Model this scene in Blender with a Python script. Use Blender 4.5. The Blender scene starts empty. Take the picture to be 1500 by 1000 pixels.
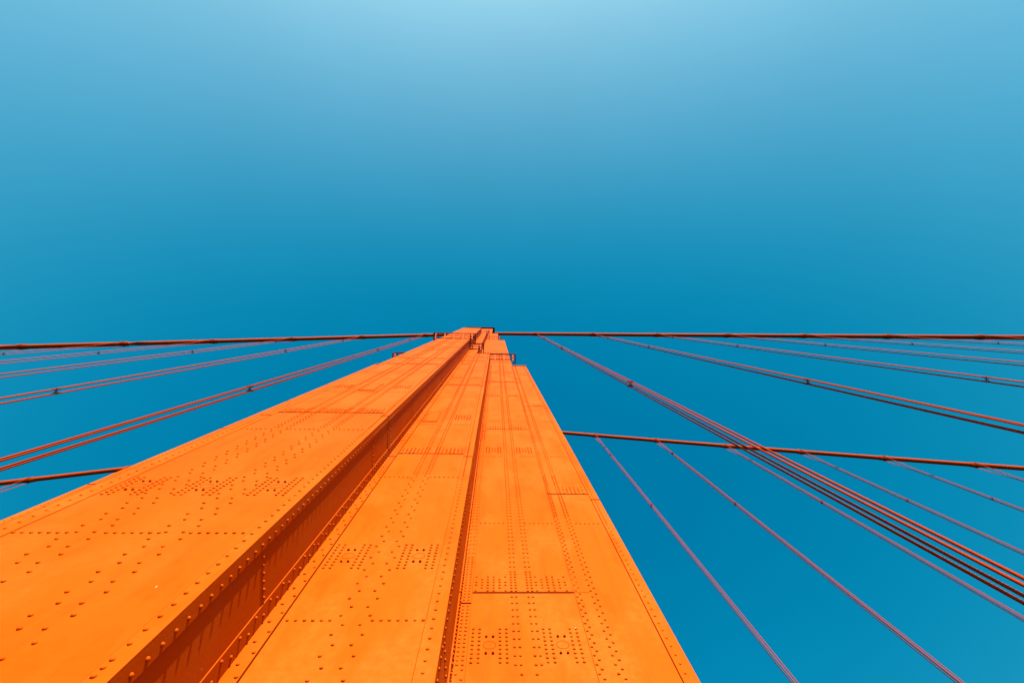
import bpy, math, random
from mathutils import Vector, Matrix
random.seed(7)
R = math.radians
scene = bpy.context.scene
col = scene.collection
EYE = 1.70                      # eye height of the photographer above the sidewalk

# ------------------------------------------------------------------ camera
CAM_R = (0.99947124, -0.01470783, -0.0289985)
CAM_D = (0.01317142, 0.99853513, -0.05247957)
CAM_F = (0.02972788, 0.05206987, 0.99820087)
FPX = 775.69
cd = bpy.data.cameras.new('camera')
cam = bpy.data.objects.new('camera', cd)
col.objects.link(cam)
cd.sensor_fit = 'HORIZONTAL'
cd.sensor_width = 36.0
cd.lens = FPX * 36.0 / 1500.0
cd.clip_start = 0.05
cd.clip_end = 20000
cam.matrix_world = Matrix(((CAM_R[0], -CAM_D[0], -CAM_F[0], 0.0),
                           (CAM_R[1], -CAM_D[1], -CAM_F[1], 0.0),
                           (CAM_R[2], -CAM_D[2], -CAM_F[2], EYE),
                           (0, 0, 0, 1)))
scene.camera = cam

# ------------------------------------------------------------------ sky, sun, exposure
SUN = Vector((0.085, -1.0, 0.445)).normalized()
ELEV = math.asin(SUN.z)
AZ = math.atan2(SUN.x, SUN.y)
world = bpy.data.worlds.new('World')
scene.world = world
world.use_nodes = True
wn, wl = world.node_tree.nodes, world.node_tree.links
wn.clear()
sky = wn.new('ShaderNodeTexSky')
sky.sky_type = 'NISHITA'
sky.sun_disc = False
sky.sun_elevation = ELEV
sky.sun_rotation = AZ + R(6)
sky.altitude = 0
sky.air_density = 1.6
sky.dust_density = 3.5
sky.ozone_density = 1.0
# the photograph's deep, saturated grade of blue: one colour transform of the whole sky
grade = wn.new('ShaderNodeVectorMath')
grade.operation = 'MULTIPLY_ADD'
grade.inputs[1].default_value = (0.79, 1.054, 1.046)
grade.inputs[2].default_value = (-0.975, -0.425, -0.10)
floor_ = wn.new('ShaderNodeVectorMath')
floor_.operation = 'MAXIMUM'
floor_.inputs[1].default_value = (0.0, 0.0, 0.0)
bg = wn.new('ShaderNodeBackground')
bg.inputs['Strength'].default_value = 0.05
wo = wn.new('ShaderNodeOutputWorld')
wl.new(sky.outputs[0], grade.inputs[0])
sep = wn.new('ShaderNodeSeparateXYZ')
smx = wn.new('ShaderNodeMath')
smx.operation = 'SMOOTH_MAX'
smx.inputs[1].default_value = 0.0
smx.inputs[2].default_value = 0.28
cmb = wn.new('ShaderNodeCombineXYZ')
wl.new(grade.outputs[0], sep.inputs[0])
wl.new(sep.outputs[0], smx.inputs[0])
wl.new(smx.outputs[0], cmb.inputs[0])
wl.new(sep.outputs[1], cmb.inputs[1])
wl.new(sep.outputs[2], cmb.inputs[2])
wl.new(cmb.outputs[0], floor_.inputs[0])
# a trace of uneven high haze all round the sky
tc = wn.new('ShaderNodeTexCoord')
hz = wn.new('ShaderNodeTexNoise')
hz.inputs['Scale'].default_value = 2.6
hz.inputs['Detail'].default_value = 6.0
hz.inputs['Roughness'].default_value = 0.6
hm = wn.new('ShaderNodeMapRange')
hm.inputs['To Min'].default_value = 0.935
hm.inputs['To Max'].default_value = 1.065
hs = wn.new('ShaderNodeVectorMath')
hs.operation = 'SCALE'
wl.new(tc.outputs['Generated'], hz.inputs['Vector'])
wl.new(hz.outputs['Fac'], hm.inputs['Value'])
wl.new(floor_.outputs[0], hs.inputs[0])
wl.new(hm.outputs[0], hs.inputs['Scale'])
wl.new(hs.outputs[0], bg.inputs[0])
wl.new(bg.outputs[0], wo.inputs[0])

sd = bpy.data.lights.new('sun', 'SUN')
sd.energy = 5.0
sd.angle = R(0.53)
sd.color = (1.0, 0.93, 0.84)
sun = bpy.data.objects.new('sun', sd)
col.objects.link(sun)
sun.rotation_euler = (-SUN).to_track_quat('-Z', 'Y').to_euler()
sun.location = (0, -40, 60)

vs = scene.view_settings
vs.view_transform = 'Standard'
vs.look = 'None'
vs.gamma = 1.0
vs.exposure = 2.0
vs.use_curve_mapping = False

# ------------------------------------------------------------------ materials
def new_mat(name):
    m = bpy.data.materials.new(name)
    m.use_nodes = True
    nt = m.node_tree
    return m, nt, nt.nodes['Principled BSDF']

def noise(nt, vec, scale, detail=4.0, rough=0.55):
    n = nt.nodes.new('ShaderNodeTexNoise')
    n.inputs['Scale'].default_value = scale
    n.inputs['Detail'].default_value = detail
    n.inputs['Roughness'].default_value = rough
    nt.links.new(vec, n.inputs['Vector'])
    return n.outputs['Fac']

def stretch(nt, src, s, off=(0, 0, 0)):
    mp = nt.nodes.new('ShaderNodeMapping')
    mp.inputs['Scale'].default_value = s
    mp.inputs['Location'].default_value = off
    nt.links.new(src, mp.inputs['Vector'])
    return mp.outputs[0]

def ramp(nt, fac, a, b, interp='LINEAR'):
    r = nt.nodes.new('ShaderNodeMapRange')
    r.inputs['From Min'].default_value = a
    r.inputs['From Max'].default_value = b
    r.interpolation_type = 'SMOOTHSTEP' if interp == 'S' else 'LINEAR'
    nt.links.new(fac, r.inputs['Value'])
    return r.outputs[0]

def mixc(nt, fac, a, b):
    mx = nt.nodes.new('ShaderNodeMix')
    mx.data_type = 'RGBA'
    for val, i in ((a, 6), (b, 7)):
        if isinstance(val, tuple):
            mx.inputs[i].default_value = (*val, 1)
        else:
            nt.links.new(val, mx.inputs[i])
    nt.links.new(fac, mx.inputs[0])
    return mx.outputs[2]

PAINT = (0.270, 0.0375, 0.0007)
def paint_material(name, base=PAINT, rough=0.46, bump=0.25, wear=True):
    m, nt, b = new_mat(name)
    geo = nt.nodes.new('ShaderNodeNewGeometry')
    p = geo.outputs['Position']
    c = base
    if wear:
        # touched-up areas, brushed on at different times, and rain streaks
        touch = ramp(nt, noise(nt, stretch(nt, p, (2.3, 2.3, 0.8)), 1.0, 3, 0.55), 0.53, 0.60, 'S')
        c = mixc(nt, touch, base, (base[0], base[1] * 0.85, base[2] * 0.03))
        streak = ramp(nt, noise(nt, stretch(nt, p, (5.0, 5.0, 0.25), (3, 1, 0)), 1.0, 4, 0.6), 0.52, 0.80)
        c = mixc(nt, streak, c, (base[0] * 0.86, base[1] * 0.64, base[2] * 0.8))
        chalk = ramp(nt, noise(nt, stretch(nt, p, (0.9, 0.9, 0.4), (7, 5, 2)), 1.0, 4, 0.6), 0.44, 0.62, 'S')
        c = mixc(nt, chalk, c, (base[0], base[1] * 1.26, base[2] * 5.0))
        # every plate and angle was painted at its own time
        oi = nt.nodes.new('ShaderNodeObjectInfo')
        c = mixc(nt, ramp(nt, oi.outputs['Random'], 0.25, 2.2), c, (base[0], base[1] * 0.72, base[2] * 0.05))
        # stray flecks of chipped paint and droppings
        vo = nt.nodes.new('ShaderNodeTexVoronoi')
        vo.inputs['Scale'].default_value = 2.2
        nt.links.new(stretch(nt, p, (1.0, 1.0, 0.55)), vo.inputs['Vector'])
        c = mixc(nt, ramp(nt, vo.outputs['Distance'], 0.021, 0.012), c, (0.30, 0.20, 0.14))
        mott = ramp(nt, noise(nt, p, 9.0, 5, 0.65), 0.35, 0.75)
        c = mixc(nt, mott, c, (base[0] * 0.97, base[1] * 0.90, base[2]))
        nt.links.new(c, b.inputs['Base Color'])
        rr = nt.nodes.new('ShaderNodeMapRange')
        rr.inputs['To Min'].default_value = rough - 0.06
        rr.inputs['To Max'].default_value = rough + 0.10
        nt.links.new(noise(nt, p, 2.3, 3), rr.inputs['Value'])
        nt.links.new(rr.outputs[0], b.inputs['Roughness'])
    else:
        b.inputs['Base Color'].default_value = (*base, 1)
        b.inputs['Roughness'].default_value = rough
    bp = nt.nodes.new('ShaderNodeBump')
    bp.inputs['Strength'].default_value = bump
    bp.inputs['Distance'].default_value = 0.004
    h = nt.nodes.new('ShaderNodeMath')
    h.operation = 'ADD'
    nt.links.new(noise(nt, p, 30.0, 3), h.inputs[0])
    nt.links.new(noise(nt, stretch(nt, p, (1, 1, 1)), 2.2, 2), h.inputs[1])
    nt.links.new(h.outputs[0], bp.inputs['Height'])
    nt.links.new(bp.outputs[0], b.inputs['Normal'])
    b.inputs['Specular IOR Level'].default_value = 0.010
    return m

M_PAINT = paint_material('orange_bridge_paint')
M_RIVET = paint_material('orange_rivet_paint', bump=0.1)
M_CABLE = paint_material('orange_cable_paint', base=(0.19, 0.021, 0.0004), rough=0.5)
M_ROPE = paint_material('orange_rope_paint', base=(0.165, 0.0150, 0.0010), rough=0.55, bump=0.15)
M_DARK_SHADE = paint_material('dark_steel_shade_paint', base=(0.06, 0.007, 0.004), rough=0.6, wear=False)  # dark base colour holds the shade of beams and clamps seen from below
M_RING = paint_material('worn_ring_paint', base=(0.20, 0.016, 0.001), rough=0.55, wear=False)
M_BOLT_SHADE = paint_material('weathered_bolt_and_joint_shade', base=(0.09, 0.006, 0.001), rough=0.55, wear=False)  # for the bolts, and for strips that paint shade into the joints

m, nt, b = new_mat('asphalt')
geo = nt.nodes.new('ShaderNodeNewGeometry')
nt.links.new(mixc(nt, noise(nt, geo.outputs['Position'], 14, 5), (0.04, 0.04, 0.04), (0.075, 0.072, 0.068)), b.inputs['Base Color'])
b.inputs['Roughness'].default_value = 0.9
M_ASPHALT = m
m, nt, b = new_mat('sidewalk_concrete')
geo = nt.nodes.new('ShaderNodeNewGeometry')
nt.links.new(mixc(nt, noise(nt, geo.outputs['Position'], 5, 6), (0.09, 0.085, 0.08), (0.14, 0.135, 0.125)), b.inputs['Base Color'])
b.inputs['Roughness'].default_value = 0.85
M_CONC = m
m, nt, b = new_mat('strait_water')
geo = nt.nodes.new('ShaderNodeNewGeometry')
b.inputs['Base Color'].default_value = (0.01, 0.05, 0.06, 1)
b.inputs['Roughness'].default_value = 0.15
bp = nt.nodes.new('ShaderNodeBump')
bp.inputs['Strength'].default_value = 0.6
bp.inputs['Distance'].default_value = 0.6
nt.links.new(noise(nt, geo.outputs['Position'], 0.25, 5), bp.inputs['Height'])
nt.links.new(bp.outputs[0], b.inputs['Normal'])
M_WATER = m

# ------------------------------------------------------------------ mesh helpers
# Shapes are measured from the eye: every height below is "metres above the eye".
class MB:
    def __init__(self):
        self.v, self.f = [], []
    def add(self, vs, fs):
        n = len(self.v)
        self.v += [tuple(p) for p in vs]
        self.f += [tuple(i + n for i in q) for q in fs]
        return self
    def box(self, x0, x1, y0, y1, z0, z1):
        v = [(x, y, z) for z in (z0, z1) for y in (y0, y1) for x in (x0, x1)]
        return self.add(v, [(0, 2, 3, 1), (4, 5, 7, 6), (0, 1, 5, 4), (2, 6, 7, 3), (0, 4, 6, 2), (1, 3, 7, 5)])
    def bar(self, a, b, w, h):
        """square bar from a to b"""
        a, b = Vector(a), Vector(b)
        t = (b - a).normalized()
        s = t.cross(Vector((0, 0, 1)))
        s = s.normalized() if s.length > 1e-4 else Vector((1, 0, 0))
        n = s.cross(t).normalized()
        s *= w / 2
        n *= h / 2
        v = [p + i * s + j * n for p in (a, b) for i, j in ((-1, -1), (1, -1), (1, 1), (-1, 1))]
        return self.add(v, [(0, 1, 2, 3), (7, 6, 5, 4), (0, 4, 5, 1), (1, 5, 6, 2), (2, 6, 7, 3), (3, 7, 4, 0)])
    def tube(self, pts, r, n=10, ends=True):
        pts = [Vector(p) for p in pts]
        rings = []
        for i, p in enumerate(pts):
            t = (pts[min(i + 1, len(pts) - 1)] - pts[max(i - 1, 0)]).normalized()
            ref = Vector((1, 0, 0)) if abs(t.x) < 0.9 else Vector((0, 1, 0))
            s = t.cross(ref).normalized()
            u = t.cross(s)
            rings.append([p + r * (math.cos(2 * math.pi * k / n) * s + math.sin(2 * math.pi * k / n) * u) for k in range(n)])
        base = len(self.v)
        for rg in rings:
            self.v += [tuple(p) for p in rg]
        for i in range(len(rings) - 1):
            for k in range(n):
                a = base + i * n + k
                c = base + i * n + (k + 1) % n
                self.f.append((a, a + n, c + n, c))
        if ends:
            self.f.append(tuple(base + k for k in range(n)))
            self.f.append(tuple(base + (len(rings) - 1) * n + k for k in reversed(range(n))))
        return self
    def mesh(self, name, mat, smooth=False):
        me = bpy.data.meshes.new(name)
        me.from_pydata([(x, y, z + EYE) for x, y, z in self.v], [], self.f)
        me.materials.append(mat)
        if smooth:
            me.polygons.foreach_set('use_smooth', [True] * len(me.polygons))
        me.update()
        return me
    def build(self, name, mat, parent=None, smooth=False, bevel=0.0):
        o = bpy.data.objects.new(name, self.mesh(name, mat, smooth))
        col.objects.link(o)
        if parent:
            o.parent = parent
            o.matrix_parent_inverse = parent.matrix_world.inverted()
        if bevel:
            md = o.modifiers.new('edge', 'BEVEL')
            md.width = bevel
            md.segments = 2
            md.limit_method = 'ANGLE'
        return o

def empty(name, loc):
    o = bpy.data.objects.new(name, None)
    col.objects.link(o)
    o.location = loc
    o.matrix_world = Matrix.Translation(loc)
    return o

def tag(o, label=None, cat=None, group=None, kind=None):
    for k, v in (('label', label), ('category', cat), ('group', group), ('kind', kind)):
        if v:
            o[k] = v
    return o

def seen(x, y, z):
    """inside the photograph's frame? (only used to choose which rivets stay single objects)"""
    d = sum(a * b for a, b in zip(CAM_F, (x, y, z)))
    if d < 0.5:
        return False
    u = 750 + FPX * sum(a * b for a, b in zip(CAM_R, (x, y, z))) / d
    v = 500 + FPX * sum(a * b for a, b in zip(CAM_D, (x, y, z))) / d
    return -5 < u < 1505 and -5 < v < 1005

# ------------------------------------------------------------------ setting: water, deck
tag(MB().box(-9000, 9000, -9000, 9000, -78, -76).build('water', M_WATER), kind='structure')
tag(MB().box(-170, 170, 2.1, 32.4, -3.2, -EYE - 0.13).build('roadway', M_ASPHALT), kind='structure')
tag(MB().box(-170, 170, -2.6, 2.1, -3.2, -EYE).build('sidewalk', M_CONC), kind='structure')
tag(MB().box(-170, 170, 32.4, 37.0, -3.2, -EYE).build('sidewalk', M_CONC), kind='structure')

# ------------------------------------------------------------------ the tower
Y1, Y2, Y3 = 2.455, 3.447, 4.432          # front faces of the proud, middle and outer columns
YC = 5.98                                  # plane of the nearer cable
GAP = 27.36                                # far cable
X0 = -4.02
CL, CR = -5.52, -2.529
MR = -0.534
RR = 2.533
T = 0.024                                  # plate thickness
BASE = -77.0
tower = empty('bridge_tower', (X0, YC + GAP / 2, -75))
tag(tower, 'orange riveted steel bridge tower of stepped columns towering overhead', 'bridge tower')

rivets = []                                # (x, y, z, facing, scale)
def rv(x, y, z, face='f', s=1.0):
    rivets.append((x, y, z, face, s))

# --- shells of the columns (a little behind the plates)
def shell(x0, x1, yf, z1, z0=BASE, yb=None):
    yb = 2 * YC - yf if yb is None else yb
    MB().box(x0, x1, yf, yb, z0, z1).build('column', M_PAINT, tower)
mir = lambda x: 2 * X0 - x
shell(-7.01, -1.03, Y3 + T, 154.0)
for a, c, z1 in ((-1.03, 0.33, 118.0), (0.33, 1.383, 88.0), (1.383, RR - 0.022, 45.0)):
    shell(a, c, Y3 + T, z1)
for a, c, z1 in ((-1.03, 0.33, 118.0), (0.33, 1.383, 88.0)):
    shell(mir(c), mir(a), Y3 + T, z1)
shell(-10.20, mir(1.383), Y3 + T, 45.0)
for s in (0, 1):                           # middle columns, front and back of the leg
    def yy(a, b):
        return (a, b) if s == 0 else (2 * YC - b, 2 * YC - a)
    for a, c, z1 in ((mir(-1.70), -1.70, 118.6), (-1.70, MR - 0.021, 45.6), (mir(MR - 0.021), mir(-1.70), 45.6)):
        y0, y1 = yy(Y2 + T, Y3 + T)
        MB().box(a, c, y0, y1, BASE, z1).build('column', M_PAINT, tower)
    y0, y1 = yy(Y1 + T, Y2 + T)
    MB().box(CL + 0.021, CR - 0.045, y0, y1, BASE, 88.3).build('column', M_PAINT, tower)
# top cornice, saddle housing
cor = MB()
cor.box(-8.55, -0.46, Y3 - 0.42, 2 * YC - Y3 + 0.42, 154.0, 154.5)
cor.box(-8.0, -0.9, Y3 - 0.25, 2 * YC - Y3 + 0.25, 153.5, 153.99)
cor.build('cornice', M_DARK_SHADE, tower)
MB().box(-6.6, -1.5, Y3 + 0.3, 2 * YC - Y3 - 0.3, 154.5, 158.2).build('saddle_housing', M_PAINT, tower, bevel=0.2)
# the other leg and the struts between, behind the leg one sees
for a, c, yf, z1 in ((-7.01, -1.03, Y3, 154.0), (-1.03, 1.383, Y3, 88.0), (mir(1.383), -7.01, Y3, 88.0), (1.383, 2.5, Y3, 45.0), (-10.2, mir(1.383), Y3, 45.0)):
    shell(a, c, yf + GAP, z1, yb=2 * YC - yf + GAP)
for a, c, ya, yb, z1 in ((mir(-1.7), -1.7, Y2, Y3, 118.6), (CL, CR, Y1, Y2, 88.3)):
    MB().box(a, c, ya + GAP, yb + GAP, BASE, z1).build('column', M_PAINT, tower)
    MB().box(a, c, 2 * YC - yb + GAP, 2 * YC - ya + GAP, BASE, z1).build('column', M_PAINT, tower)
for z0, z1, hw in ((36, 44, 3.0), (78, 86, 2.6), (110, 117, 2.2), (144, 152, 1.9)):
    MB().box(X0 - hw, X0 + hw, 2 * YC - Y1 - 0.2, Y1 + GAP + 0.2, z0, z1).build('cross_strut', M_PAINT, tower)

# --- facing plates, corner angles and their rivets
J1 = [12.85, 25.25, 38.4, 51.2, 63.6, 76.0]      # joints of the proud and middle columns and of the outer cell
J2 = [8.21, 20.12, 34.2, 48.6, 62.0, 75.0]       # joints of the inner part of the outer column
ROWS = [5.8, 11.0, 16.25, 21.65, 27.1, 32.4, 37.0, 42.2, 47.4, 52.6, 57.8, 63, 68.2, 73.4, 78.6, 83.8]
PITCH = 0.179

def jittered(v):
    return v + random.uniform(-0.0015, 0.0015)

def plates(x0, x1, yf, joints, z1, name='plate', proud=0.0, gap=0.03, z0=-3.0, th=T):
    zs = [z0] + [j for j in joints if z0 + 0.5 < j < z1 - 0.5] + [z1]
    for a, c in zip(zs[:-1], zs[1:]):
        y = yf - proud + random.uniform(0, 0.0012)
        lo = a + (gap / 2 if a > z0 else 0)
        hi = c - (gap / 2 if c < z1 else 0)
        MB().box(x0, x1, y, yf + th - 0.001, lo, hi).build(name, M_PAINT, tower, bevel=0.0025)
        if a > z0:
            MB().box(x0 + 0.01, x1 - 0.01, yf - 0.013, yf + 0.004, a - 0.010, a + 0.012).build('joint_shade_strip', M_BOLT_SHADE, tower)  # added dark strip stands in for shade under the upper plate's edge

def angle(x0, x1, yf, xs, ys0, ys1, joints, z1, side=1, th=0.0155, z0=-3.0, gap=0.035, proud=0.003):
    """corner angle: one leg on the front (x0..x1), one on the return (ys0..ys1), proud of it by th"""
    zs = [z0] + [j for j in joints if z0 + 0.5 < j < z1 - 0.5] + [z1]
    for a, c in zip(zs[:-1], zs[1:]):
        lo = a + (gap / 2 if a > z0 else 0)
        hi = c - (gap / 2 if c < z1 else 0)
        pr = proud + random.uniform(0, 0.001)
        mb = MB()
        mb.box(x0, x1, yf - pr, yf + T - 0.001, lo, hi)
        if side:
            mb.box(xs - th, xs, yf + T - 0.001 if ys0 is None else ys0, ys1, lo, hi)
        mb.build('corner_angle', M_PAINT, tower, bevel=0.003)
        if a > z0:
            MB().box(x0 + 0.004, x1 - 0.002, yf - pr - 0.010, yf + 0.004, a - 0.012, a + 0.012).build('joint_shade_strip', M_BOLT_SHADE, tower)  # dark strip again, shade of the angle's joint put into colour

def dense(z, joints):
    for j in joints:
        if j - 1.6 < z < j + 1.5:
            return True
    return False

def column(x, yf, z0, z1, pitch, phase=0.0, joints=(), face='f', zmax=60.0):
    z = z0 + phase
    while z < min(z1, zmax):
        if not any(abs(z - j) < 0.035 for j in joints):
            rv(jittered(x), yf, jittered(z), face)
        z += pitch * (0.5 if joints and dense(z, joints) else 1.0)

def zigzag(xc, yf, z0, z1, joints, sparse_to=11.0, zmax=60.0, a=0.095, b=0.166):
    for off, ph in ((a, 0.0), (b, PITCH)):
        z = z0 + ph
        while z < min(z1, zmax):
            if not any(abs(z - j) < 0.03 for j in joints):
                rv(jittered(xc - off), yf, z)
                rv(jittered(xc + off), yf, z)
            near = any(-0.05 < z - j < 0.6 for j in joints)
            z += 0.0895 if near else (2 * PITCH if z < sparse_to else PITCH)

def ninecluster(xc, yf, zc):
    for dx in (-0.232, -0.142, 0.142, 0.232):
        for k in range(-4, 5):
            rv(xc + dx, yf, zc + 0.0895 * k)
    for dx in (-0.047, 0.047):
        for dz in (-0.179, 0.179):
            rv(xc + dx, yf, zc + dz, 'b', 1.05)
    n, rr, tr = 28, 0.084, 0.0042
    v, f = [], []
    for k in range(n):
        t = 2 * math.pi * k / n
        for q in range(4):
            d = rr + tr * math.cos(math.pi * q / 2)
            v.append((xc + d * math.cos(t), yf + tr * math.sin(math.pi * q / 2), zc + d * math.sin(t)))
            f.append((4 * k + q, 4 * k + (q + 1) % 4, 4 * ((k + 1) % n) + (q + 1) % 4, 4 * ((k + 1) % n) + q))
    MB().add(v, f).build('port_ring', M_RING, tower)

def hexcluster(xc, yf, zj, cols=6, up=True):
    for i in range(cols):
        e = min(i, cols - 1 - i)
        rows = {0: (0, 2, 3, 5), 1: (1, 2, 3, 4)}.get(e, (0, 1, 2, 3, 4, 5))
        for r_ in rows:
            rv(xc + 0.096 * (i - (cols - 1) / 2), yf, zj + (1 if up else -1) * (0.063 + 0.0895 * r_))

def rowof(xc, yf, z, n=7, pitch=0.0945):
    for i in range(n):
        rv(jittered(xc + pitch * (i - (n - 1) / 2)), yf, z)

def hatch(x0, x1, yf, z0, z1):
    mb = MB()
    mb.box(x0, x1, yf - 0.022, yf + 0.004, z0, z1)
    h = mb.build('hatch', M_PAINT, tower, bevel=0.004)
    for z in (z0 + 0.35, z1 - 0.35):
        MB().box(x0 - 0.03, x0 + 0.10, yf - 0.034, yf - 0.0225, z - 0.05, z + 0.05).build('hinge', M_PAINT, h)
    n = 6
    for i in range(n):
        x = x0 + 0.04 + (x1 - x0 - 0.08) * i / (n - 1)
        rv(x, yf - 0.022, z0 + 0.06)
        rv(x, yf - 0.022, z1 - 0.06)
    k = int((z1 - z0) / 0.18)
    for i in range(1, k):
        for x in (x0 + 0.04, x1 - 0.04):
            rv(x, yf - 0.022, z0 + 0.06 + (z1 - z0 - 0.12) * i / k)

# proud column (C): three cells
CZ1 = 88.0
C_cells = (-4.94, -4.0, -3.043)
C_div = (-4.47, -3.512)
JA = [j - 0.36 for j in J1]
plates(-5.255, -2.704, Y1, J1, CZ1)
angle(CL, -5.269, Y1, CL + 0.02, Y1 + T, Y1 + 0.175, JA, CZ1)
angle(-2.700, CR, Y1, CR, Y1 + T, Y1 + 0.175, JA, CZ1, proud=0.0015)
for xc in C_div:
    zigzag(xc, Y1, 2.0 + 0.24, CZ1, J1)
column(-2.652, Y1, 3.66, CZ1, PITCH * 0.985, joints=JA)
column(-2.652, Y1, 2.6, 3.63, 0.0885)
column(-5.40, Y1, 2.5, CZ1, PITCH, joints=JA)
for i, xc in enumerate(C_cells):
    for z in ROWS:
        rowof(xc, Y1, z, (7, 8, 7)[i])
    for z in (7.38, 28.6, 44.8, 57.0):
        ninecluster(xc, Y1, z)
    for j in J1[:4]:
        hexcluster(xc, Y1, j, 7 if i == 1 else 6)
for xc in (C_cells[0], C_cells[2]):
    ninecluster(xc, Y1, 17.4)
hatch(-4.29, -3.785, Y1, 16.5, 18.0)
hatch(-4.29, -3.785, Y1, 35.2, 36.7)
# its return (shaded side)
def side_plates(x, y0, y1, joints, z1, tilt=0.0):
    zs = [-3.0] + joints + [z1]
    for a, c in zip(zs[:-1], zs[1:]):
        if a >= z1:
            break
        c = min(c, z1)
        xx = x - random.uniform(0, 0.002)
        mb = MB().box(x - 0.024, xx, y0, y1, a + 0.016, c - 0.016)
        mb.v = [(px + (tilt if py > y0 + 0.01 else 0.0), py, pz) for px, py, pz in mb.v]
        mb.build('side_plate', M_PAINT, tower, bevel=0.0025)
XS = CR - 0.0160
side_plates(XS, Y1 + T + 0.001, Y2 - 0.002, [j - 0.4 for j in J1], CZ1)
column(CR, Y1 + 0.113, 3.66, CZ1, 0.174, joints=[j - 0.4 for j in J1], face='s', zmax=52)
column(CR, Y1 + 0.113, 2.4, 3.63, 0.0875, face='s')
for z in ROWS:
    for k in range(6):
        rv(XS, 2.726 + 0.092 * k, z, 's')
for j in J1[:4]:
    for k in range(7):
        for r_ in range(3):
            rv(XS, 2.69 + 0.085 * k, j - 0.4 + 0.10 + 0.12 * r_, 's')
# inner corner angle between the return of C and the face of M
angle(CR - 0.003, -2.364, Y2, XS + 0.013, Y2 - 0.205, Y2 - 0.001, [j - 0.3 for j in J1], CZ1, th=0.0135, proud=0.012)
for z0_, y_ in ((2.0, Y2 - 0.16), (2.0 + PITCH, Y2 - 0.085)):
    column(XS + 0.013, y_, z0_, CZ1, 2 * PITCH if True else 0, face='s', joints=[j - 0.3 for j in J1], zmax=50)

# middle column (M): two cells
MZ1 = 45.4
M_cells = (-2.05, -1.06)
plates(-2.350, -0.752, Y2, J1, MZ1)
plates(-2.350, -1.72, Y2, J1, 91.0, z0=MZ1 + 0.05)
angle(-0.748, MR, Y2, MR, Y2 + T, Y2 + 0.172, [j - 0.24 for j in J1], MZ1, proud=0.0015)
zigzag(-1.556, Y2, 2.0 + 0.14, MZ1, J1)
column(-2.393, Y2 - 0.012, 2.0, CZ1, 2 * PITCH, joints=[j - 0.3 for j in J1])
column(-2.464, Y2 - 0.012, 2.0 + PITCH, CZ1, 2 * PITCH, joints=[j - 0.3 for j in J1])
column(-0.663, Y2, 2.0 + 0.03, MZ1, PITCH * 1.01, joints=[j - 0.24 for j in J1])
for i, xc in enumerate(M_cells):
    for z in ROWS:
        if z < MZ1 or i == 0:
            rowof(xc, Y2, z, (6, 7)[i])
    for z in (7.38, 28.2, 41.6):
        ninecluster(xc, Y2, z)
    for j in J1[:3]:
        hexcluster(xc, Y2, j)
ninecluster(M_cells[1], Y2, 17.4)
hatch(-2.325, -1.83, Y2, 16.65, 18.2)
hatch(-2.325, -1.83, Y2, 35.5, 37.0)
XM = MR - 0.0160
side_plates(XM, Y2 + T + 0.001, Y3 - 0.002, [j - 0.3 for j in J1[:3]], MZ1, tilt=0.045)
column(MR, Y2 + 0.12, 2.4, MZ1, 0.172, joints=[j - 0.24 for j in J1], face='s')
for z in ROWS:
    if z < MZ1:
        for k in range(6):
            rv(XM + 0.045 * (3.70 + 0.095 * k - Y2) / (Y3 - Y2), 3.70 + 0.095 * k, z - 0.03, 's')
J3 = [7.90, 19.80, 33.9]
angle(MR - 0.003, -0.331, Y3, XM + 0.056, Y3 - 0.185, Y3 - 0.001, J3, 44.9, th=0.0200, proud=0.002)
for z0_, y_ in ((2.0, Y3 - 0.14), (2.0 + PITCH / 2, Y3 - 0.075)):
    column(XM + 0.056, y_, z0_, 44.9, PITCH, face='s', joints=J3)

# outer column (R): two inner cells, then the outer cell
RZ1 = 44.8
R_cells = (-0.037, 0.948)
plates(-0.327, 1.298, Y3, J2, 88.0)
plates(1.303, 2.318, Y3, J1, RZ1)
angle(2.333, RR, Y3, RR, Y3 + T, Y3 + 0.175, [j - 0.40 for j in J1], RZ1, proud=0.004)
zigzag(0.464, Y3, 2.0, 88, J2, sparse_to=6.2)
for off, ph in ((1.303 + 0.03, 0.0), (1.372 + 0.01, PITCH / 2), (1.571, 0.0), (1.640, PITCH / 2)):
    column(off, Y3, 2.0, RZ1, PITCH, phase=ph, joints=J1)
column(-0.446, Y3, 2.0, 44.5, PITCH, joints=J3)
column(-0.375, Y3, 2.0 + PITCH / 2, 44.5, PITCH, joints=J3)
column(2.402, Y3, 2.0, RZ1, PITCH, joints=[j - 0.40 for j in J1])
for i, xc in enumerate(R_cells):
    for z in ROWS[1:]:
        if z < 88:
            rowof(xc, Y3, z, (6, 7)[i])
    for z in (6.88, 17.03, 28.5, 40.0, 55.0):
        ninecluster(xc, Y3, z)
    for j in J2[:4]:
        hexcluster(xc, Y3, j)
for z in ROWS[1:]:
    if z < RZ1:
        rowof(1.98, Y3, z, 6)
for j in J1[:3]:
    hexcluster(1.98, Y3, j)
# small patch plates over the joints between cells
MB().box(1.30, 1.545, Y3 - 0.004, Y3 + 0.003, 8.22, 8.86).build('patch_plate', M_PAINT, tower)
MB().box(1.335, 1.60, Y3 - 0.004, Y3 + 0.003, 12.86, 13.52).build('patch_plate', M_PAINT, tower)
# the outer column's twin on the far side of the proud one: only its edge shows
LL = -10.22
plates(LL + 0.205, mir(1.383), Y3, [x - 1.0 for x in J1], RZ1)
angle(LL, LL + 0.195, Y3, LL + 0.02, Y3 + T, Y3 + 0.175, [7.7, 13.4, 19.9, 26.0, 32, 38.5], RZ1)
column(LL + 0.13, Y3, 6.0, RZ1, PITCH, joints=[7.7, 13.4, 19.9])

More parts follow.
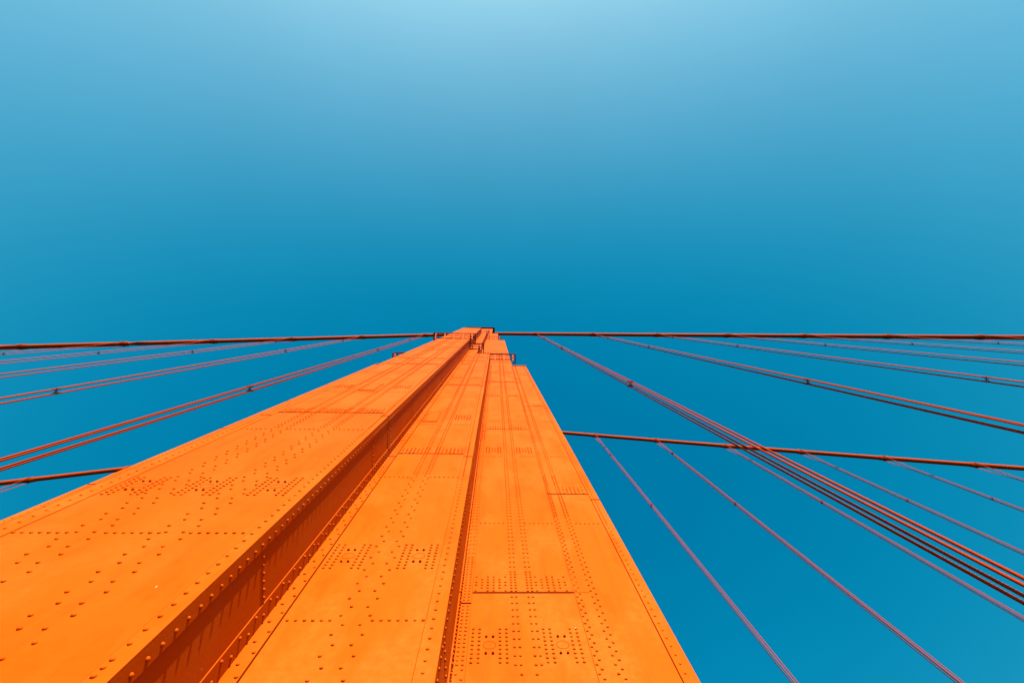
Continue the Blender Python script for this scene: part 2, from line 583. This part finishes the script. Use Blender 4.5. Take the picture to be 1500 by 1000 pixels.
# sloping caps where outer cells end
def cap(x0, x1, yf, z, d=0.9):
    v = [(x0, yf - 0.05, z), (x1, yf - 0.05, z), (x1, yf + d, z), (x0, yf + d, z),
         (x0, yf - 0.05, z + 0.12), (x1, yf - 0.05, z + 0.12), (x1, yf + d, z + 0.5), (x0, yf + d, z + 0.5)]
    MB().add(v, [(0, 3, 2, 1), (4, 5, 6, 7), (0, 1, 5, 4), (1, 2, 6, 5), (2, 3, 7, 6), (3, 0, 4, 7)]).build('cell_cap', M_PAINT, tower, bevel=0.01)
cap(1.40, RR + 0.05, Y3, 45.0)
cap(LL + 0.01, mir(1.40), Y3, 45.0)
cap(-1.69, MR + 0.04, Y2, 45.6)
cap(0.345, 1.42, Y3, 88.0)
cap(CL - 0.04, CR + 0.04, Y1, 88.3)
cap(-1.02, 0.36, Y3, 118.0)

# --- catwalks with bracketed open floors
def catwalk(path, face_n, z, posts):
    """path: list of plan corners along the wall, face_n: outward normals of each run"""
    W = 0.49
    root = None
    for (a, c), n in zip(zip(path[:-1], path[1:]), face_n):
        a, c, n = Vector((*a, 0)), Vector((*c, 0)), Vector((*n, 0))
        d = (c - a).normalized()
        mb = MB()
        for off, w in ((W, 0.07), (W * 0.62, 0.05), (0.045, 0.06)):
            p = a + n * off
            q = c + n * off
            mb.bar((p.x, p.y, z), (q.x, q.y, z), w, 0.12)
        o = mb.build('catwalk_floor_beam', M_DARK_SHADE, tower)  # beams coloured dark for the shade on their undersides
        L = (c - a).length
        k = max(1, int(round(L / 1.05)))
        for i in range(k + 1):
            p = a + d * (0.25 + (L - 0.5) * i / k) if L > 1.2 else a + d * (L * (i + 0.5) / (k + 1))
            q = p + n * (W - 0.02)
            MB().bar((p.x, p.y, z - 0.85), (q.x, q.y, z - 0.07), 0.085, 0.05).build('bracket', M_PAINT, o)
        e0 = a + n * W - (d * 0.0)
        e1 = c + n * W
        rail = MB()
        for hz in (0.55, 1.08):
            rail.tube([(e0.x, e0.y, z + hz), (e1.x, e1.y, z + hz)], 0.028, 8)
        for i in range(k + 1):
            p = e0 + (e1 - e0) * i / k
            rail.tube([(p.x, p.y, z), (p.x, p.y, z + 1.09)], 0.028, 8)
        rail.build('guard_rail', M_DARK_SHADE, o, smooth=True)

W_ = 0.49
catwalk([(CL - W_, Y1), (CR + W_, Y1)], [(0, -1)], 50.9, 5)
catwalk([(CR, Y1 - W_), (CR, Y2 - W_)], [(1, 0)], 50.9, 2)
catwalk([(CR, Y2), (-1.70 + W_, Y2)], [(0, -1)], 51.0, 2)
catwalk([(-1.70, Y2 - W_), (-1.70, Y3)], [(1, 0)], 51.0, 2)
catwalk([(-1.2, Y3), (1.383 + W_, Y3)], [(0, -1)], 51.0, 3)
catwalk([(1.383, Y3 - W_), (1.383, Y3 + 0.45)], [(1, 0)], 51.0, 2)
catwalk([(CL, Y1 - W_), (CL, Y2)], [(-1, 0)], 50.9, 2)
catwalk([(mir(1.383) - W_, Y3), (-6.3, Y3)], [(0, -1)], 51.0, 3)
catwalk([(mir(1.383), Y3 - W_), (mir(1.383), Y3 + 0.45)], [(-1, 0)], 51.0, 2)
catwalk([(CR, Y2), (-1.70 + W_, Y2)], [(0, -1)], 91.6, 2)
catwalk([(-1.70, Y2 - W_), (-1.70, Y3)], [(1, 0)], 91.6, 2)
catwalk([(-1.2, Y3), (0.33 + W_, Y3)], [(0, -1)], 91.2, 2)
catwalk([(0.33, Y3 - W_), (0.33, Y3 + 0.45)], [(1, 0)], 91.2, 2)

# --- rivets: the ones that show largest are single objects, the rest one field per finish
def dome(n, r=0.0205, h=0.0185):
    prof = ((1.0, 0.0), (0.97, 0.46), (0.66, 0.86))
    v = [(r * a * math.cos(2 * math.pi * k / n), -h * q, r * a * math.sin(2 * math.pi * k / n)) for a, q in prof for k in range(n)]
    v.append((0, -h, 0))
    f = []
    for i in range(2):
        for k in range(n):
            a, c = i * n + k, i * n + (k + 1) % n
            f.append((a, c, c + n, a + n))
    f += [(2 * n + k, 2 * n + (k + 1) % n, 3 * n) for k in range(n)]
    return v, f
def rv_shape(face):
    return dome(8, 0.0190, 0.024) if face == 'b' else dome(8)
used, keep = set(), []
for r in rivets:                           # where rows cross, one rivet serves both
    if r[3] == 's':
        q = ('s', round(r[0], 1), round(r[1] / 0.05), round(r[2] / 0.05))
    else:
        q = ('f', round(r[1], 1), round(r[0] / 0.05), round(r[2] / 0.05))
    near = [(q[0], q[1], q[2] + i, q[3] + j) for i in (-1, 0, 1) for j in (-1, 0, 1) if (i == 0 or j == 0)]
    if any(n in used for n in near) and q in used:
        continue
    used.add(q)
    keep.append(r)
rivets = keep
ok = [(math.sqrt(r[0] ** 2 + r[1] ** 2 + r[2] ** 2), r) for r in rivets]
ok.sort(key=lambda t: t[0])
single, rest, n_s = [], [], 0
for d, r in ok:
    if n_s < 300 and seen(*r[:3]):
        single.append(r)
        n_s += 1
    else:
        rest.append((d, r))
proto = {}
for kind, mat in (('f', M_RIVET), ('b', M_BOLT_SHADE)):
    v, f = rv_shape(kind)
    me = bpy.data.meshes.new('rivet')
    me.from_pydata(v, [], f)
    me.materials.append(mat)
    me.polygons.foreach_set('use_smooth', [True] * len(me.polygons))
    proto[kind] = me
for x, y, z, face, s in single:
    o = bpy.data.objects.new('bolt' if face == 'b' else 'rivet', proto['b' if face == 'b' else 'f'])
    o.location = (x, y, z + EYE)
    o.rotation_euler = (0, random.uniform(-3, 3), R(90) if face == 's' else 0)
    q = random.uniform(0.93, 1.07)
    o.scale = (q, q * random.uniform(0.9, 1.1), q)
    o.parent = tower
    o.matrix_parent_inverse = tower.matrix_world.inverted()
    col.objects.link(o)
for kinds, name, mat in ((('f', 's'), 'rivets', M_RIVET), (('b',), 'bolts', M_BOLT_SHADE)):
    V, F = [], []
    for d, (x, y, z, face, s) in rest:
        if face not in kinds or z < -1.6:
            continue
        v, f = (dome(8) if d < 20 else dome(6)) if face != 'b' else rv_shape('b')
        n = len(V)
        q = random.uniform(0.93, 1.07)
        if face == 's':
            V += [(x - py * q, y + px * q, z + pz * q + EYE) for px, py, pz in v]
        else:
            V += [(x + px * q, y + py * q, z + pz * q + EYE) for px, py, pz in v]
        F += [tuple(i + n for i in g) for g in f]
    me = bpy.data.meshes.new(name)
    me.from_pydata(V, [], F)
    me.materials.append(mat)
    me.polygons.foreach_set('use_smooth', [True] * len(me.polygons))
    o = bpy.data.objects.new(name, me)
    o.parent = tower
    o.matrix_parent_inverse = tower.matrix_world.inverted()
    col.objects.link(o)
    tag(o, kind='stuff')

# ------------------------------------------------------------------ main cables and suspenders
AX = -4.57
YAW = 0.0235
H0 = 155.96
NUDGE = {(1, False): 0.42, (2, True): 0.6}     # panel points that are not quite at the 50-foot spacing
def cable_pt(s, far=0.0):
    """point of a main cable s metres out from the tower along the bridge"""
    z = H0 - (0.4769 if s > 0 else 0.5347) * abs(s) + 0.00034 * s * s
    if abs(s) < 4:
        z = min(z, H0 - 0.5 * (0.25 * s * s / 4 + 1.0))
    x, y = AX + s * math.cos(YAW), YC - s * math.sin(YAW)
    return Vector((x + far * math.sin(YAW), y + far * math.cos(YAW), z))

def rope_mesh(pts, r, n, lay=None, strands=6):
    """rope swept along pts (all in one upright plane across the cable)"""
    V, F = [], []
    side = Vector((math.cos(YAW), -math.sin(YAW), 0))
    s = 0.0
    for i, p in enumerate(pts):
        t = (pts[min(i + 1, len(pts) - 1)] - pts[max(i - 1, 0)]).normalized()
        u = side - t * side.dot(t)
        u.normalize()
        w = t.cross(u)
        if i:
            s += (p - pts[i - 1]).length
        for k in range(n):
            a = 2 * math.pi * k / n
            rr = r
            if lay:
                ph = strands * (a - 2 * math.pi * s / lay)
                rr = r * (0.74 + 0.30 * abs(math.cos(ph / 2)) ** 0.7)
            V.append(tuple(p + rr * (math.cos(a) * u + math.sin(a) * w) + Vector((0, 0, EYE))))
    for i in range(len(pts) - 1):
        for k in range(n):
            a, c = i * n + k, i * n + (k + 1) % n
            F.append((a, c, c + n, a + n))
    return V, F

ORD = {1: 'first', 2: 'second', 3: 'third', 4: 'fourth', 5: 'fifth', 6: 'sixth', 7: 'seventh'}
def suspender(k, far, where):
    s = 15.24 * k + NUDGE.get((k, far > 0), 0.0)
    top = cable_pt(s, far)
    side = Vector((math.cos(YAW), -math.sin(YAW), 0))
    across = Vector((math.sin(YAW), math.cos(YAW), 0))
    root = empty('suspender', (top.x, top.y, 0.0))
    tag(root, '%s suspender from the tower along the %s cable, %s' % (ORD[abs(k)], 'farther' if far else 'nearer', where),
        'suspender', 'rope suspenders hanging from the main cables')
    near = (not far) and abs(k) == 1
    zb = -EYE - 0.02
    for sx in (-0.14, 0.14):
        base = top + side * sx + Vector((0, 0, (-(0.4769 if k > 0 else -0.5347)) * sx))
        def leg(sg):
            out = []
            def off(z):
                g = base.z - z
                return 0.53 + (0.185 - 0.53) * min(1.0, g / 9.0)
            zs = []
            z = base.z
            while z > zb:
                zs.append(z)
                if near and z < 40 and z > 4:
                    z -= 0.045
                elif z > base.z - 9:
                    z -= 1.5
                else:
                    z -= 6.0 if not near or z > 46 else 1.0
            zs.append(zb)
            for z in zs:
                q = base + across * (sg * off(z))
                out.append(Vector((q.x, q.y, z)))
            return out
        front = leg(-1)
        back = leg(1)
        arch = []
        for i in range(1, 8):
            a = math.pi * i / 8
            arch.append(base + across * (-0.53 * math.cos(a)) + Vector((0, 0, 0.53 * math.sin(a))))
        pts = list(reversed(front)) + arch + back
        V, F = rope_mesh(pts, 0.041 if near else 0.045, 24 if near else 8, 0.62 if near else None)
        me = bpy.data.meshes.new('rope')
        me.from_pydata(V, [], F)
        me.materials.append(M_ROPE)
        me.polygons.foreach_set('use_smooth', [True] * len(me.polygons))
        o = bpy.data.objects.new('rope', me)
        o.parent = root
        o.matrix_parent_inverse = root.matrix_world.inverted()
        col.objects.link(o)
    # spreader clamps that hold the four legs apart
    for zc in (43.0, 89.0, 122.0):
        if zc > top.z - 9:
            continue
        c = Vector((top.x, top.y, zc))
        mb = MB()
        for sg in (-1, 1):
            for hz in (-0.16, 0.16):
                p = c + across * (sg * 0.185) + Vector((0, 0, hz))
                a, d = p - side * 0.24, p + side * 0.24
                mb.bar(a, d, 0.09, 0.05)
        for i in (-1, 1):
            for hz in (-1, 1):
                a = c + across * (-0.185) + side * (0.15 * i) + Vector((0, 0, 0.16 * hz))
                d = c + across * 0.185 - side * (0.15 * i) - Vector((0, 0, 0.16 * hz))
                mb.bar(a, d, 0.04, 0.04)
        mb.build('spreader_clamp', M_DARK_SHADE, root)  # clamp's dark colour stands for its shaded underside
    return root

def main_cable(far, label):
    mb = MB()
    ss = [x for x in [i * 2.0 for i in range(-100, 101)]]
    mb.tube([cable_pt(s, far) for s in ss], 0.46, 20)
    o = mb.build('main_cable', M_CABLE, smooth=True)
    tag(o, label, 'cable')
    side = Vector((math.cos(YAW), -math.sin(YAW), 0))
    across = Vector((math.sin(YAW), math.cos(YAW), 0))
    for k in range(-12, 13):
        if k == 0:
            continue
        s = 15.24 * k + NUDGE.get((k, far > 0), 0.0)
        p = cable_pt(s, far)
        t = (cable_pt(s + 0.5, far) - cable_pt(s - 0.5, far)).normalized()
        up = across.cross(t).normalized()
        if up.z < 0:
            up = -up
        b_ = MB()
        b_.tube([p - t * 0.75, p + t * 0.75], 0.505, 20)
        for off in (-0.72, -0.40, 0.40, 0.72):
            b_.tube([p + t * (off - 0.07), p + t * (off + 0.07)], 0.54, 20)
        for sg in (-1, 1):
            for ud in (-0.13, 0.13):
                a = p - t * 0.74 + up * (sg * 0.55) + across * ud
                c = p + t * 0.74 + up * (sg * 0.55) + across * ud
                b_.bar(a, c, 0.09, 0.20)
            for q in range(5):
                a = p + t * (-0.6 + 0.3 * q) + up * (sg * 0.58)
                b_.tube([a - across * 0.30, a + across * 0.30], 0.035, 6)
        b_.build('cable_band', M_CABLE, o)
    return o

main_cable(0.0, 'thick orange main cable passing over the top of the tower leg')
main_cable(GAP, 'main cable of the farther tower leg, passing low behind the near leg')
STEP = 'stepped-column side'
WIDE = 'broad-column side'
for k in range(1, 8):
    suspender(k, 0.0, STEP)
    suspender(-k, 0.0, WIDE)
    suspender(k, GAP, STEP)
for k in (4, 5, 6, 7):
    suspender(-k, GAP, WIDE)
